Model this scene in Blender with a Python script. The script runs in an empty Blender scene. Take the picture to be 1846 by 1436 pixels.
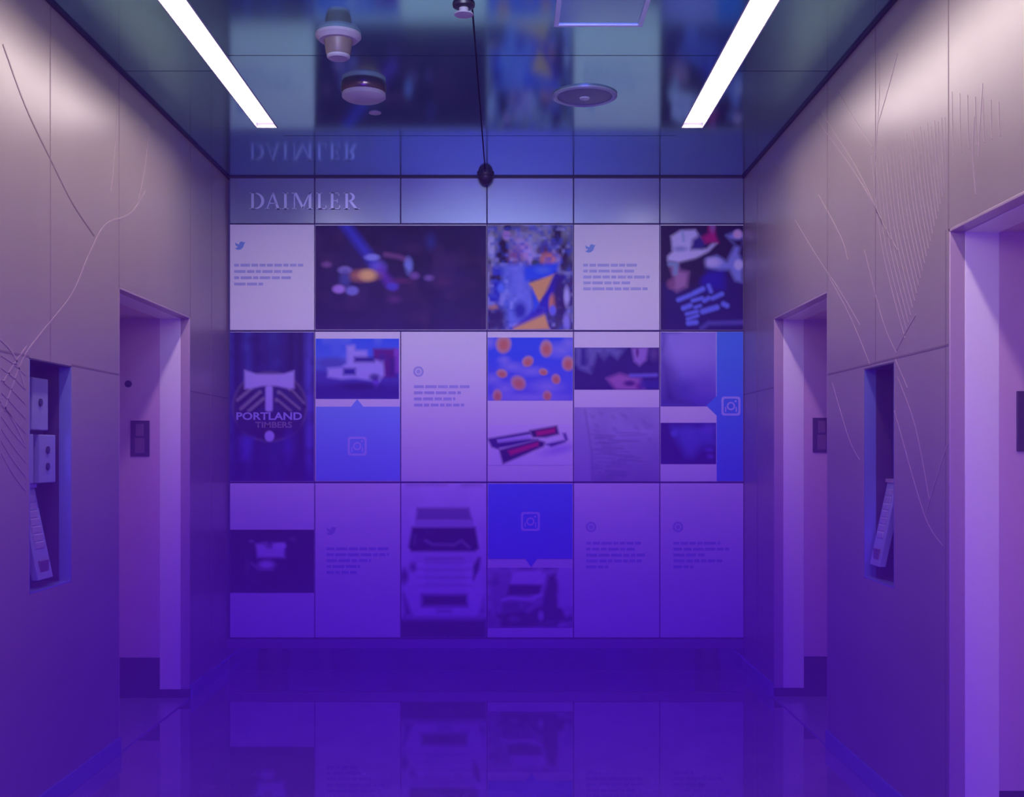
import bpy, math, random
import numpy as np
from mathutils import Vector
random.seed(4)
C = bpy.context.scene.collection
sc = bpy.context.scene

# ------------------------------------------------------------------ camera
D = 7.8            # distance from the camera to the end wall
F = 262.0 * D      # focal length in pixels (262 px per metre at the end wall)
EYE = 1.49
WL, WR = -1.92, 1.62
CEIL = EYE + 495 / 262.0
BACK = -3.2
cam = bpy.data.objects.new('camera', bpy.data.cameras.new('camera'))
C.objects.link(cam)
cam.location = (0, 0, EYE)
cam.rotation_euler = (math.pi / 2, 0, 0)
cam.data.sensor_width = 36
cam.data.lens = F / 1846 * 36
cam.data.shift_x = (923 - 915) / 1846
cam.data.shift_y = (815 - 718) / 1846
cam.data.clip_start = 0.05
sc.camera = cam
sc.view_settings.view_transform = 'Standard'
sc.view_settings.look = 'None'
sc.view_settings.gamma = 1
sc.view_settings.use_curve_mapping = False
sc.view_settings.exposure = 0.0
sc.cycles.use_denoising = True
sc.cycles.max_bounces = 5
sc.cycles.use_adaptive_sampling = True
sc.cycles.adaptive_threshold = 0.08
sc.cycles.volume_bounces = 1
sc.cycles.volume_step_rate = 6.0
sc.cycles.sample_clamp_indirect = 4.0

# ------------------------------------------------------------------ world
w = bpy.data.worlds.new('world'); sc.world = w; w.use_nodes = True
w.node_tree.nodes['Background'].inputs['Color'].default_value = (0.02, 0.02, 0.05, 1)
w.node_tree.nodes['Background'].inputs['Strength'].default_value = 0.3

# ------------------------------------------------------------------ lights
def area(name, loc, target, sx, sy, power, color, spread=180):
    l = bpy.data.lights.new(name, 'AREA'); l.shape = 'RECTANGLE'; l.size = sx; l.size_y = sy
    l.energy = power; l.color = color; l.spread = math.radians(spread)
    o = bpy.data.objects.new(name, l); C.objects.link(o); o.location = loc
    o.rotation_euler = (Vector(target) - Vector(loc)).to_track_quat('-Z', 'Y').to_euler()
    return o
VIOLET = (0.23, 0.045, 1.0)
# violet lamp added behind the camera, shining low to tint the corridor
area('added_violet_lamp', (-0.15, BACK + 0.15, 0.5), (-0.15, 8, 0.0), 3.3, 0.85, 240, VIOLET)
# warm fill lamp added behind the camera to brighten jambs and graphic wall
area('added_back_fill', (-0.15, BACK + 0.15, 2.95), (-0.15, 8, 2.0), 3.2, 0.7, 100, (1.0, 0.92, 0.85))
# extra cool lamp without a fixture, added to brighten the graphic wall
area('added_wall_fill', (-0.15, 3.4, CEIL - 0.05), (-0.15, D, 2.0), 1.8, 0.15, 9, (0.66, 0.80, 1.0), 66)
# the tubes behind the two strip diffusers
for x in (-1.40, 1.0735):
    area('strip_tube', (x, 1.7, CEIL + 0.025), (x, 1.7, 0), 0.10, 9.7, 104, (1.0, 0.92, 0.76), 170)
STRIP = 3.0
HAZE = 0.09
ABSORB = 0.45
HTOP, HLOW = 2.35, 0.4

# ------------------------------------------------------------------ helpers
def tag(o, label=None, cat=None, group=None, kind=None):
    if label: o['label'] = label
    if cat: o['category'] = cat
    if group: o['group'] = group
    if kind: o['kind'] = kind
    return o
def empty(name, loc=(0, 0, 0)):
    o = bpy.data.objects.new(name, None); C.objects.link(o); o.location = loc
    o.empty_display_size = 0.1
    return o
class MB:
    def __init__(s): s.v = []; s.f = []; s.m = []
    def poly(s, pts, mi=0):
        n = len(s.v); s.v += [tuple(p) for p in pts]; s.f.append(tuple(range(n, n + len(pts)))); s.m.append(mi); return s
    def box(s, x0, x1, y0, y1, z0, z1, mi=0):
        x0, x1 = sorted((x0, x1)); y0, y1 = sorted((y0, y1)); z0, z1 = sorted((z0, z1))
        n = len(s.v)
        s.v += [(x, y, z) for x in (x0, x1) for y in (y0, y1) for z in (z0, z1)]
        for q in ((0,1,3,2), (4,6,7,5), (0,4,5,1), (2,3,7,6), (0,2,6,4), (1,5,7,3)):
            s.f.append(tuple(n + i for i in q)); s.m.append(mi)
        return s
    def hexa(s, p, mi=0):     # p: 8 points, bottom loop then top loop
        n = len(s.v); s.v += [tuple(q) for q in p]
        for q in ((3,2,1,0), (4,5,6,7), (0,1,5,4), (1,2,6,5), (2,3,7,6), (3,0,4,7)):
            s.f.append(tuple(n + i for i in q)); s.m.append(mi)
        return s
    def lathe(s, prof, c, n=40, mi=0):   # prof: (r, z) about a vertical axis at c
        b = len(s.v)
        for r, z in prof:
            for k in range(n):
                a = 2 * math.pi * k / n
                s.v.append((c[0] + r * math.cos(a), c[1] + r * math.sin(a), c[2] + z))
        for i in range(len(prof) - 1):
            for k in range(n):
                k2 = (k + 1) % n
                s.f.append((b + i*n + k, b + i*n + k2, b + (i+1)*n + k2, b + (i+1)*n + k)); s.m.append(mi)
        return s
    def prism(s, pts, fn, d0, d1, mi=0):  # 2D outline pts mapped by fn(u, v, d)
        n = len(pts)
        a = [fn(u, v, d0) for u, v in pts]; b_ = [fn(u, v, d1) for u, v in pts]
        s.poly(a[::-1], mi); s.poly(b_, mi)
        for i in range(n):
            j = (i + 1) % n; s.poly((a[i], a[j], b_[j], b_[i]), mi)
        return s
    def build(s, name, mats, parent=None, bevel=0, smooth=False):
        me = bpy.data.meshes.new(name); me.from_pydata(s.v, [], s.f)
        if not isinstance(mats, (list, tuple)): mats = [mats]
        for m in mats: me.materials.append(m)
        for p, m in zip(me.polygons, s.m): p.material_index = m; p.use_smooth = smooth
        me.validate(); me.update()
        o = bpy.data.objects.new(name, me); C.objects.link(o)
        if parent:
            o.parent = parent; o.location = -Vector(parent.location)
        if bevel:
            b = o.modifiers.new('bevel', 'BEVEL'); b.width = bevel; b.segments = 2; b.limit_method = 'ANGLE'
        if smooth:
            e = o.modifiers.new('edges', 'EDGE_SPLIT'); e.split_angle = math.radians(40)
        return o
def mat(name, col, rough=0.5, metal=0.0, emit=None, es=0, spec=0.5, ior=1.5):
    m = bpy.data.materials.new(name); m.use_nodes = True
    b = m.node_tree.nodes['Principled BSDF']
    b.inputs['Base Color'].default_value = (*col, 1); b.inputs['Roughness'].default_value = rough
    b.inputs['Metallic'].default_value = metal; b.inputs['IOR'].default_value = ior
    b.inputs['Specular IOR Level'].default_value = spec
    if emit: b.inputs['Emission Color'].default_value = (*emit, 1); b.inputs['Emission Strength'].default_value = es
    return m
def noisy(m, scale, amount, stretch=(1, 1, 1), bump=0.0, col=True):
    nt = m.node_tree; b = nt.nodes['Principled BSDF']
    tc = nt.nodes.new('ShaderNodeTexCoord'); mp = nt.nodes.new('ShaderNodeMapping')
    mp.inputs['Scale'].default_value = stretch
    nz = nt.nodes.new('ShaderNodeTexNoise'); nz.inputs['Scale'].default_value = scale; nz.inputs['Detail'].default_value = 4
    nt.links.new(tc.outputs['Object'], mp.inputs['Vector']); nt.links.new(mp.outputs['Vector'], nz.inputs['Vector'])
    if col:
        r = nt.nodes.new('ShaderNodeValToRGB')
        c = b.inputs['Base Color'].default_value
        r.color_ramp.elements[0].position = 0.3; r.color_ramp.elements[1].position = 0.7
        r.color_ramp.elements[0].color = (*[x * (1 - amount) for x in c[:3]], 1)
        r.color_ramp.elements[1].color = (*[min(1, x * (1 + amount)) for x in c[:3]], 1)
        nt.links.new(nz.outputs['Fac'], r.inputs['Fac']); nt.links.new(r.outputs['Color'], b.inputs['Base Color'])
    if bump:
        bp = nt.nodes.new('ShaderNodeBump'); bp.inputs['Strength'].default_value = bump; bp.inputs['Distance'].default_value = 0.002
        nt.links.new(nz.outputs['Fac'], bp.inputs['Height']); nt.links.new(bp.outputs['Normal'], b.inputs['Normal'])
    return m
M = {
 'wall': noisy(mat('taupe_panel', (0.325, 0.272, 0.228), 0.33, 0.0), 2.0, 0.06, (1, 1, 0.3), 0.05),
 'seam': mat('seam_dark', (0.22, 0.17, 0.16), 0.6),
 'etch': mat('etched_line', (0.39, 0.31, 0.28), 0.35),
 'shadow_gap': mat('black_gap', (0.01, 0.01, 0.014), 0.6),
 'ceiling': noisy(mat('blue_metal_ceiling', (0.19, 0.51, 0.50), 0.11, 0.9), 3.0, 0.04),
 'floor': noisy(mat('polished_stone', (0.42, 0.37, 0.42), 0.03, 0.55, ior=1.8), 5.0, 0.15),
 'white': mat('white_enamel', (0.86, 0.82, 0.72), 0.30),
 'trim': mat('pale_pink_metal', (0.52, 0.40, 0.40), 0.3, 0.2),
 'brown': noisy(mat('brushed_bronze', (0.66, 0.46, 0.52), 0.38, 0.0), 6, 0.05, (1, 1, 0.05)),
 'kick': mat('dark_kick_plate', (0.10, 0.07, 0.08), 0.2, 0.5),
 'basemetal': mat('blue_steel_skirting', (0.26, 0.36, 0.60), 0.25, 0.5),
 'steel': mat('steel', (0.50, 0.52, 0.58), 0.28, 0.6),
 'dark': mat('near_black', (0.02, 0.018, 0.025), 0.4),
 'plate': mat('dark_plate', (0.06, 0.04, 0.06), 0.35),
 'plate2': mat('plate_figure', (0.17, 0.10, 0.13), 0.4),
 'button': mat('pale_button_plate', (0.26, 0.30, 0.42), 0.35),
 'plastic': mat('white_plastic', (0.42, 0.41, 0.44), 0.4),
 'header': noisy(mat('brushed_blue_metal', (0.16, 0.20, 0.27), 0.30, 0.4), 60, 0.05, (0.2, 1, 12)),
 'panel': mat('white_print', (0.80, 0.80, 0.74), 0.5, spec=0.2),
 'blueprint': mat('blue_print', (0.16, 0.36, 0.78), 0.4),
 'blueprint2': mat('deep_blue_print', (0.015, 0.20, 0.72), 0.4),
 'ink': mat('grey_blue_ink', (0.40, 0.44, 0.62), 0.5),
 'icon_blue': mat('blue_icon_ink', (0.18, 0.35, 0.62), 0.5),
 'icon_light': mat('pale_icon', (0.45, 0.50, 0.80), 0.5),
 'letter': mat('silver_letters', (0.50, 0.56, 0.68), 0.35, 0.4),
 'back': mat('backing_board', (0.05, 0.06, 0.14), 0.6),
 'plinth': mat('plinth_metal', (0.42, 0.35, 0.42), 0.04, 0.95),
 'lip': mat('plinth_lip', (0.30, 0.20, 0.26), 0.4, 0.3),
 'lamp': mat('strip_diffuser', (0.9, 0.9, 0.9), 0.5, 0, (1.0, 0.93, 0.90), STRIP),
}
def ep(px, py):            # a point of the end wall plane
    return ((px - 915) / 262.0, EYE + (815 - py) / 262.0)
def sp(px, py, xw):        # a point of a side wall plane at x = xw
    d = abs(xw) * F / abs(px - 915)
    return d, EYE + (815 - py) * d / F

# ------------------------------------------------------------------ room shell
DH = 2.31
doors = {'right_far': (WR, 5.74, 6.90), 'right_near': (WR, 2.95, 4.165), 'left_far': (WL, 5.60, 6.86), 'left_near': (WL, 2.75, 3.95)}
T = 0.60
def wall(name, xw, s, ops, lines, seams, hseams):
    mb = MB()
    ys = sorted({BACK, D} | {y for o in ops for y in o[:2]})
    for a, b in zip(ys[:-1], ys[1:]):
        o = [q for q in ops if q[0] <= a and q[1] >= b]
        if not o: mb.box(xw, xw + s * T, a, b, 0, CEIL); continue
        _, _, z0, z1, dep = o[0]
        if z0 > 0: mb.box(xw, xw + s * T, a, b, 0, z0)
        mb.box(xw, xw + s * T, a, b, z1, CEIL)
        mb.box(xw + s * dep, xw + s * T, a, b, z0, z1)
    for y, z0, z1 in seams: mb.box(xw - s * 0.0012, xw + s * 0.002, y - 0.003, y + 0.003, z0, z1, 1)
    for y0, y1, z in hseams: mb.box(xw - s * 0.0012, xw + s * 0.002, y0, y1, z - 0.0035, z + 0.0035, 1)
    for pts, wd, mi in lines:
        for (a0, z0), (a1, z1) in zip(pts[:-1], pts[1:]):
            L = math.hypot(a1 - a0, z1 - z0)
            if L < 1e-5: continue
            nx, nz = -(z1 - z0) / L * wd / 2, (a1 - a0) / L * wd / 2
            h = s * 0.0015
            mb.hexa([(xw + h, a0 + nx, z0 + nz), (xw + h, a1 + nx, z1 + nz), (xw + h, a1 - nx, z1 - nz), (xw + h, a0 - nx, z0 - nz),
                     (xw - h, a0 + nx, z0 + nz), (xw - h, a1 + nx, z1 + nz), (xw - h, a1 - nx, z1 - nz), (xw - h, a0 - nx, z0 - nz)], mi)
    return tag(mb.build(name, [M['wall'], M['seam'], M['etch']]), kind='structure')
def smoothline(pts, xw, n=5):
    P = [sp(x, y, xw) for x, y in pts]; out = []
    P2 = [P[0]] + P + [P[-1]]
    for i in range(1, len(P2) - 2):
        p0, p1, p2, p3 = [np.array(q) for q in P2[i-1:i+3]]
        for k in range(n):
            t = k / n
            out.append(tuple(0.5*((2*p1)+(-p0+p2)*t+(2*p0-5*p1+4*p2-p3)*t*t+(-p0+3*p1-3*p2+p3)*t**3)))
    out.append(P[-1]); return out
NZ0, NZ1 = 0.92, 1.87
nicheL = (4.55, 4.99); nicheR = (4.75, 5.15)
Ll = []
for pts in ([(5, 80), (45, 190), (90, 285), (130, 365), (170, 425)],):
    Ll.append((smoothline(pts, WL), 0.008, 1))
for pts in ([(262, 345), (235, 385), (190, 405), (160, 460), (130, 530), (75, 600), (40, 650), (8, 740)],
            [(213, 180), (205, 300), (200, 345)],
            [(0, 610), (25, 640), (45, 700)], [(5, 690), (30, 650), (48, 625)],
            [(0, 720), (25, 760), (45, 800)], [(250, 360), (262, 300), (270, 220)]):
    Ll.append((smoothline(pts, WL), 0.009, 2))
for k in range(9):
    Ll.append((smoothline([(2, 640 + 22*k), (24, 655 + 25*k), (46, 676 + 26*k)], WL, 3), 0.005, 2))
wall('wall_left', WL, -1, [(doors['left_far'][1], doors['left_far'][2], 0, DH, 0.58), (doors['left_near'][1], doors['left_near'][2], 0, DH, 0.58),
      (nicheL[0], nicheL[1], NZ0, NZ1, 0.13)], Ll,
     [(4.76, NZ1, CEIL), (5.60, DH, CEIL), (7.35, 0.1, CEIL), (6.86, DH, CEIL), (3.95, 0, CEIL)],
     [(nicheL[1], 5.60, 1.875), (6.86, D, 1.86), (3.95, nicheL[0], 1.875)])
Rl = []
def z3(x, y): return (1330 + x / 1.994, y / 1.994)
for pts in ([(285, 430), (400, 590), (480, 720), (540, 850)], [(360, 330), (420, 430), (485, 530)],
            [(205, 790), (290, 930), (370, 1050), (440, 1170)], [(330, 1000), (400, 1130), (475, 1310)],
            [(290, 700), (370, 850), (395, 935)], [(300, 400), (430, 610), (520, 800), (575, 900)],
            [(565, 1290), (610, 1395)], [(500, 100), (510, 300), (495, 560)], [(575, 190), (540, 320), (505, 440)],
            [(455, 900), (520, 1150), (570, 1270)], [(640, 1130), (600, 1200), (570, 1260)], [(850, 420), (845, 560), (855, 700)],
            [(880, 300), (870, 450), (865, 560)]):
    Rl.append((smoothline([z3(*p) for p in pts], WR), 0.0065, 2))
for k in range(22):
    t = k / 21
    x0 = 480 + 265 * t; y0 = 560 - 140 * t + 12 * math.sin(3 * k)
    x1 = 600 + 150 * t; y1 = 1215 - 560 * t
    xm = (x0 + x1) / 2 - 22 * (1 - t) ; ym = (y0 + y1) / 2
    Rl.append((smoothline([z3(x0, y0), z3(xm, ym), z3(x1, y1)], WR, 6), 0.006, 2))
for k in range(7):
    Rl.append((smoothline([z3(770 + 28*k, 330 + 6*k), z3(772 + 28*k, 470), z3(776 + 28*k, 560 - 12*k)], WR, 3), 0.005, 2))
for pts in ([(1612, 740), (1665, 925), (1700, 985)], [(1708, 800), (1675, 905), (1670, 930)], [(1618, 680), (1650, 770), (1675, 900)], [(1500, 690), (1530, 790), (1550, 830)]):
    Rl.append((smoothline(pts, WR), 0.008, 2))
wall('wall_right', WR, 1, [(doors['right_far'][1], doors['right_far'][2], 0, DH, 0.58), (doors['right_near'][1], doors['right_near'][2], 0, DH, 0.58),
      (nicheR[0], nicheR[1], NZ0, NZ1, 0.13)], Rl,
     [(4.165, DH, CEIL), (4.99, NZ1 + 0.02, CEIL), (5.74, DH, CEIL), (4.19, 0.1, DH), (7.35, 0.1, CEIL)],
     [(4.165, 5.74, 1.885), (6.90, D, 1.885)])
tag(MB().box(WL - T, WR + T, D, D + 0.2, -0.1, CEIL + 0.2).build('wall_end', M['back']), kind='structure')
tag(MB().box(WL - T, WR + T, BACK - 0.2, BACK, -0.1, CEIL + 0.2).build('wall_back', M['wall']), kind='structure')
tag(MB().box(WL - T, WR + T, BACK, D, -0.1, 0).build('floor', M['floor']), kind='structure')
# ceiling of metal panels with open joints and two light slots
SL = (-1.463, -1.337); SR = (1.007, 1.14); SE = 6.60
mb = MB(); g = 0.004
mb.box(WL - T, WR + T, BACK, D, CEIL + 0.06, CEIL + 0.1, 1)
rows_in = [BACK, -0.08, 1.29, 2.66, 4.03, 5.40, 6.77, D]
rows_out = [BACK, 1.6, 3.2, 5.62, D]
for xa, xb, rows in ((WL, SL[0], rows_out), (SL[1], -0.15, rows_in), (-0.15, SR[0], rows_in), (SR[1], WR, rows_out)):
    for a, b in zip(rows[:-1], rows[1:]):
        mb.box(xa + (g if xa == -0.15 else 0), xb - (g if xb == -0.15 else 0), a + g, b - g, CEIL, CEIL + 0.06)
for xa, xb in (SL, SR): mb.box(xa, xb, SE, D, CEIL, CEIL + 0.06)
tag(mb.build('ceiling', [M['ceiling'], M['shadow_gap']]), kind='structure')
for i, (x0, x1) in enumerate(((WL, WL + 0.012), (WR - 0.012, WR))):
    tag(MB().box(x0, x1, BACK, D, CEIL - 0.014, CEIL).build('trim_%d' % (i + 1), M['shadow_gap']), kind='structure')
tag(MB().box(WL, WR, D - 0.03, D, CEIL - 0.012, CEIL).build('trim_3', M['shadow_gap']), kind='structure')
# skirtings
def skirting(name, xw, s, spans):
    mb = MB()
    for a, b in spans:
        mb.box(xw, xw - s * 0.012, a, b, 0.0, 0.085)
    return tag(mb.build(name, M['basemetal'], bevel=0.002), kind='structure')
skirting('baseboard_left', WL, -1, [(BACK, 2.75), (3.95, 5.60), (6.86, D)])
skirting('baseboard_right', WR, 1, [(BACK, 2.95), (4.165, 5.74), (6.90, D)])
mb = MB().box(WL, WR, D - 0.03, D, 0.0, 0.15, 0).box(WL, WR, D - 0.045, D, 0.15, 0.212, 1)
tag(mb.build('baseboard_end', [M['plinth'], M['lip']]), kind='structure')

# ------------------------------------------------------------------ elevator doorways
def doorway(n, key, far_plate):
    xw, y0, y1 = doors[key]; s = 1 if xw > 0 else -1
    r = empty('door_%d' % n, (xw, (y0 + y1) / 2, 0)); tag(r, kind='structure')
    e = 0.012
    def U(d0, d1, m, name, z0=0.0, inset=e):
        mb = MB(); xa, xb = xw + s * d0, xw + s * d1
        mb.box(xa, xb, y1 - inset, y1, z0, DH); mb.box(xa, xb, y0, y0 + inset, z0, DH); mb.box(xa, xb, y0, y1, DH - inset, DH)
        return mb.build(name, m, r, bevel=0.002)
    U(0.0, 0.055, M['trim'], 'reveal_trim', 0.06); U(0.055, 0.18, M['white'], 'frame_lining', 0.06, 0.016)
    MB().box(xw, xw + s * 0.18, y1 - 0.014, y1, 0, 0.06).box(xw, xw + s * 0.18, y0, y0 + 0.014, 0, 0.06).build('frame_foot', M['kick'], r)
    U(0.18, 0.50, M['brown'], 'inner_jamb', 0.25, 0.014)
    MB().box(xw + s * 0.18, xw + s * 0.5, y1 - 0.015, y1, 0, 0.25).box(xw + s * 0.18, xw + s * 0.5, y0, y0 + 0.015, 0, 0.25).build('kick_plate', M['kick'], r)
    ym = (y0 + y1) / 2
    for a, b in ((y0 + 0.014, ym - 0.002), (ym + 0.002, y1 - 0.014)):
        MB().box(xw + s * 0.50, xw + s * 0.54, a, b, 0.015, DH - 0.014).build('door_leaf', M['brown'], r, bevel=0.002)
    MB().box(xw, xw + s * 0.5, y0, y1, 0.0, 0.008).build('door_sill', M['steel'], r)
    # engraved jamb plate on the far jamb
    dd, zc, wp, hp = far_plate
    xc = xw + s * dd
    pl = MB().box(xc - wp/2, xc + wp/2, y1 - 0.024, y1 - 0.013, zc - hp/2, zc + hp/2).build('jamb_plate', M['plate'], r, bevel=0.002)
    fg = MB()
    for k, (w_, zz, hh) in enumerate(((0.42, 0.24, 0.34), (0.5, -0.20, 0.42))):
        a, b = xc - wp*w_/2, xc + wp*w_/2; c, d_ = zc + hp*(zz - hh/2), zc + hp*(zz + hh/2)
        fg.box(a, b, y1 - 0.026, y1 - 0.023, c, d_)
    fo = fg.build('plate_figure', M['plate2'], pl); fo.location = (0, 0, 0)
    if key == 'left_far':
        sc_ = MB(); cx = xw + s * 0.37; cz = EYE + (815 - 692) * y1 / F
        pts = [(0.021 * math.cos(a), 0.021 * math.sin(a)) for a in np.linspace(0, 2*math.pi, 24, endpoint=False)]
        sc_.prism(pts, lambda u, v, d: (cx + u, d, cz + v), y1 - 0.013, y1 - 0.02)
        sc_.build('key_switch', M['dark'], r)
    return r
doorway(1, 'left_far', (0.298, EYE + (815 - 790) * 6.86 / F, 0.114, 0.215))
doorway(2, 'right_far', (0.285, EYE + (815 - 784) * 6.90 / F, 0.105, 0.21))
doorway(3, 'right_near', (0.295, EYE + (815 - 759) * 4.165 / F, 0.105, 0.22))
doorway(4, 'left_near', (0.295, EYE + 0.1, 0.105, 0.22))

# ------------------------------------------------------------------ recessed control panels
def control(name, xw, ny, label, left):
    s = 1 if xw > 0 else -1
    r = empty(name, (xw, sum(ny) / 2, NZ0)); tag(r, label, 'control panel')
    a, b = ny; t = 0.006
    mb = MB()
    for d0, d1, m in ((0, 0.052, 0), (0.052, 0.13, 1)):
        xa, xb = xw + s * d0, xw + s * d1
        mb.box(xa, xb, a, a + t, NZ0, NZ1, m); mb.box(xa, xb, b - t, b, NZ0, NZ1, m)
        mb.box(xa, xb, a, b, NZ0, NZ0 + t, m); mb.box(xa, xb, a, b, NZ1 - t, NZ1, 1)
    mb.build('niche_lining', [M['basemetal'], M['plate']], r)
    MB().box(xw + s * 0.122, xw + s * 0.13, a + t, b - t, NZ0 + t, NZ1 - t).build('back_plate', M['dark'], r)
    def unit(y0, y1, z0, z1, dots, nm, d0=0.045):
        o = MB().box(xw + s * d0, xw + s * 0.122, y0, y1, z0, z1).build(nm, M['button'], r, bevel=0.004)
        for yy, zz in dots:
            k = MB(); pts = [(0.016 * math.cos(q), 0.016 * math.sin(q)) for q in np.linspace(0, 2*math.pi, 20, endpoint=False)]
            k.prism(pts, lambda u, v, d: (d, yy + u, zz + v), xw + s * (d0 + 0.001), xw + s * (d0 - 0.006))
            kk = k.build('button', M['dark'], o); kk.location = (0, 0, 0)
    if left:
        unit(4.69, 4.85, 1.583, 1.802, [(4.765, 1.70)], 'indicator_plate')
        unit(4.565, 4.70, 1.36, 1.565, [(4.60, 1.49)], 'switch_plate')
        unit(4.765, 4.93, 1.36, 1.565, [(4.84, 1.50), (4.84, 1.43)], 'switch_plate')
        y0, y1, zt, zb = 4.68, 4.83, 1.34, 0.96
    else:
        MB().box(xw + s * 0.10, xw + s * 0.122, 4.80, 5.06, 1.40, 1.78).build('indicator_plate', mat('dim_screen', (0.03, 0.05, 0.16), 0.2), r, bevel=0.003)
        y0, y1, zt, zb = 4.99, 5.12, 1.355, 0.985
    xt, xb = xw + s * 0.095, xw + s * 0.015
    th = s * 0.03
    k = MB().hexa([(xb, y0, zb), (xb, y1, zb), (xb + th, y1, zb), (xb + th, y0, zb), (xt, y0, zt), (xt, y1, zt), (xt + th, y1, zt), (xt + th, y0, zt)])
    kp = k.build('sloped_keypad', M['button'], r, bevel=0.003)
    MB().box(xt - s * 0.004, xt + th, y0 - 0.012, y1 + 0.012, zt, zt + 0.016).build('keypad_cap', M['trim'], r)
    for i in range(8):
        u = 0.12 + i * 0.085 if i < 7 else 0.86
        hh = 0.028 if i < 7 else 0.05
        z = zt + (zb - zt) * u; x = xt + (xb - xt) * u
        q = MB().box(x - s * 0.005, x + s * 0.006, y0 + 0.03, y1 - 0.03, z - hh / 2, z + hh / 2).build('key', M['plastic'] if i < 7 else M['plate2'], kp, bevel=0.002)
        q.location = (0, 0, 0)
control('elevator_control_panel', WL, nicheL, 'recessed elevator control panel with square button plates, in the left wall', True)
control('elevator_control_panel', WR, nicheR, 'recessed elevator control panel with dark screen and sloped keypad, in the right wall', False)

# ------------------------------------------------------------------ ceiling fittings
def cpt(px, py):
    y = (CEIL - EYE) * F / (815 - py); return ((px - 915) * y / F, y)
for (xa, xb), lab in ((SL, 'long recessed white strip light in the ceiling beside the left wall'), (SR, 'long recessed white strip light in the ceiling beside the right wall')):
    r = empty('strip_light', ((xa + xb) / 2, SE / 2, CEIL)); tag(r, lab, 'ceiling light', 'recessed strip lights')
    MB().box(xa + 0.006, xb - 0.006, BACK + 0.05, SE - 0.006, CEIL + 0.028, CEIL + 0.04).build('diffuser', M['lamp'], r)
    MB().box(xa, xa + 0.006, BACK + 0.05, SE, CEIL - 0.002, CEIL + 0.05).box(xb - 0.006, xb, BACK + 0.05, SE, CEIL - 0.002, CEIL + 0.05).box(xa, xb, SE - 0.006, SE, CEIL - 0.002, CEIL + 0.05).build('housing', M['plastic'], r)
x, y = cpt(610, 62)
r = empty('fire_alarm_strobe', (x, y, CEIL)); tag(r, 'white ceiling alarm with wide round base and projecting drum, nearest the left strip light', 'fire alarm')
MB().lathe([(0, 0), (0.103, 0), (0.103, -0.012), (0.085, -0.03), (0.0, -0.031)], (x, y, CEIL), mi=0).build('base', M['plastic'], r, smooth=True)
MB().lathe([(0.066, -0.03), (0.062, -0.045), (0.056, -0.085), (0.05, -0.095), (0, -0.096)], (x, y, CEIL)).build('drum', mat('tan_plastic', (0.20, 0.165, 0.135), 0.4), r, smooth=True)
MB().lathe([(0.052, -0.0955), (0.052, -0.104), (0.045, -0.11), (0, -0.11)], (x, y, CEIL)).build('lens', M['plastic'], r, smooth=True)
x, y = cpt(656, 158)
r = empty('smoke_detector', (x, y, CEIL)); tag(r, 'round white smoke detector on the ceiling left of the centre joint', 'smoke detector')
MB().lathe([(0, 0), (0.118, 0), (0.118, -0.02), (0.108, -0.034)], (x, y, CEIL)).build('base', M['kick'], r, smooth=True)
MB().lathe([(0.112, -0.03), (0.113, -0.05), (0.095, -0.062), (0.04, -0.067), (0, -0.068)], (x, y, CEIL)).build('cover', M['plastic'], r, smooth=True)
x, y = cpt(676, 203)
o = MB().lathe([(0, 0), (0.034, 0), (0.034, -0.004), (0.02, -0.009), (0, -0.01)], (x, y, CEIL)).build('concealed_sprinkler', M['plastic'], smooth=True)
tag(o, 'tiny flat round cover plate on the ceiling behind the white smoke detector', 'sprinkler')
x, y = cpt(836, 8)
r = empty('fire_sprinkler', (x, y, CEIL)); tag(r, 'small sprinkler head on the ceiling at the top of the picture, on the centre joint', 'sprinkler')
MB().lathe([(0, 0), (0.048, 0), (0.046, -0.01), (0.034, -0.016), (0.0, -0.016)], (x, y, CEIL)).build('escutcheon', M['dark'], r, smooth=True)
MB().lathe([(0.02, -0.016), (0.02, -0.036), (0.04, -0.04), (0.04, -0.045), (0, -0.046)], (x, y, CEIL)).build('deflector', M['plastic'], r, smooth=True)
x, y = cpt(1054, 172)
r = empty('ceiling_speaker', (x, y, CEIL)); tag(r, 'round flush grey blue ceiling speaker grille right of the centre joint', 'speaker')
MB().lathe([(0.172, 0), (0.172, -0.008), (0.160, -0.014), (0.146, -0.008), (0.146, 0)], (x, y, CEIL)).build('rim', mat('rim_grey', (0.34, 0.42, 0.52), 0.35, 0.4), r, smooth=True)
mb = MB().lathe([(0.146, -0.004), (0.12, -0.009), (0.05, -0.013), (0, -0.014)], (x, y, CEIL))
mb.build('grille', mat('grille_grey', (0.16, 0.22, 0.30), 0.5, 0.3), r, smooth=True)
MB().lathe([(0.03, -0.012), (0.025, -0.02), (0, -0.022)], (x, y, CEIL)).build('centre_cap', mat('cap_grey', (0.4, 0.47, 0.55), 0.4), r, smooth=True)
xh0, yh1 = cpt(998, 45); xh1, _ = cpt(1158, 45); yh0 = yh1 - (xh1 - xh0)
r = empty('ceiling_hatch', ((xh0 + xh1) / 2, (yh0 + yh1) / 2, CEIL)); tag(r, 'square ceiling access hatch with a pale raised frame at the top of the picture', 'hatch')
wd = 0.022; z = CEIL
MB().box(xh0, xh1, yh1 - wd, yh1, z - 0.01, z).box(xh0, xh1, yh0, yh0 + wd, z - 0.01, z).box(xh0, xh0 + wd, yh0 + wd, yh1 - wd, z - 0.01, z).box(xh1 - wd, xh1, yh0 + wd, yh1 - wd, z - 0.01, z).build('frame', mat('hatch_frame_blue', (0.62, 0.78, 0.85), 0.3, 0.5), r, bevel=0.002)
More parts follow.
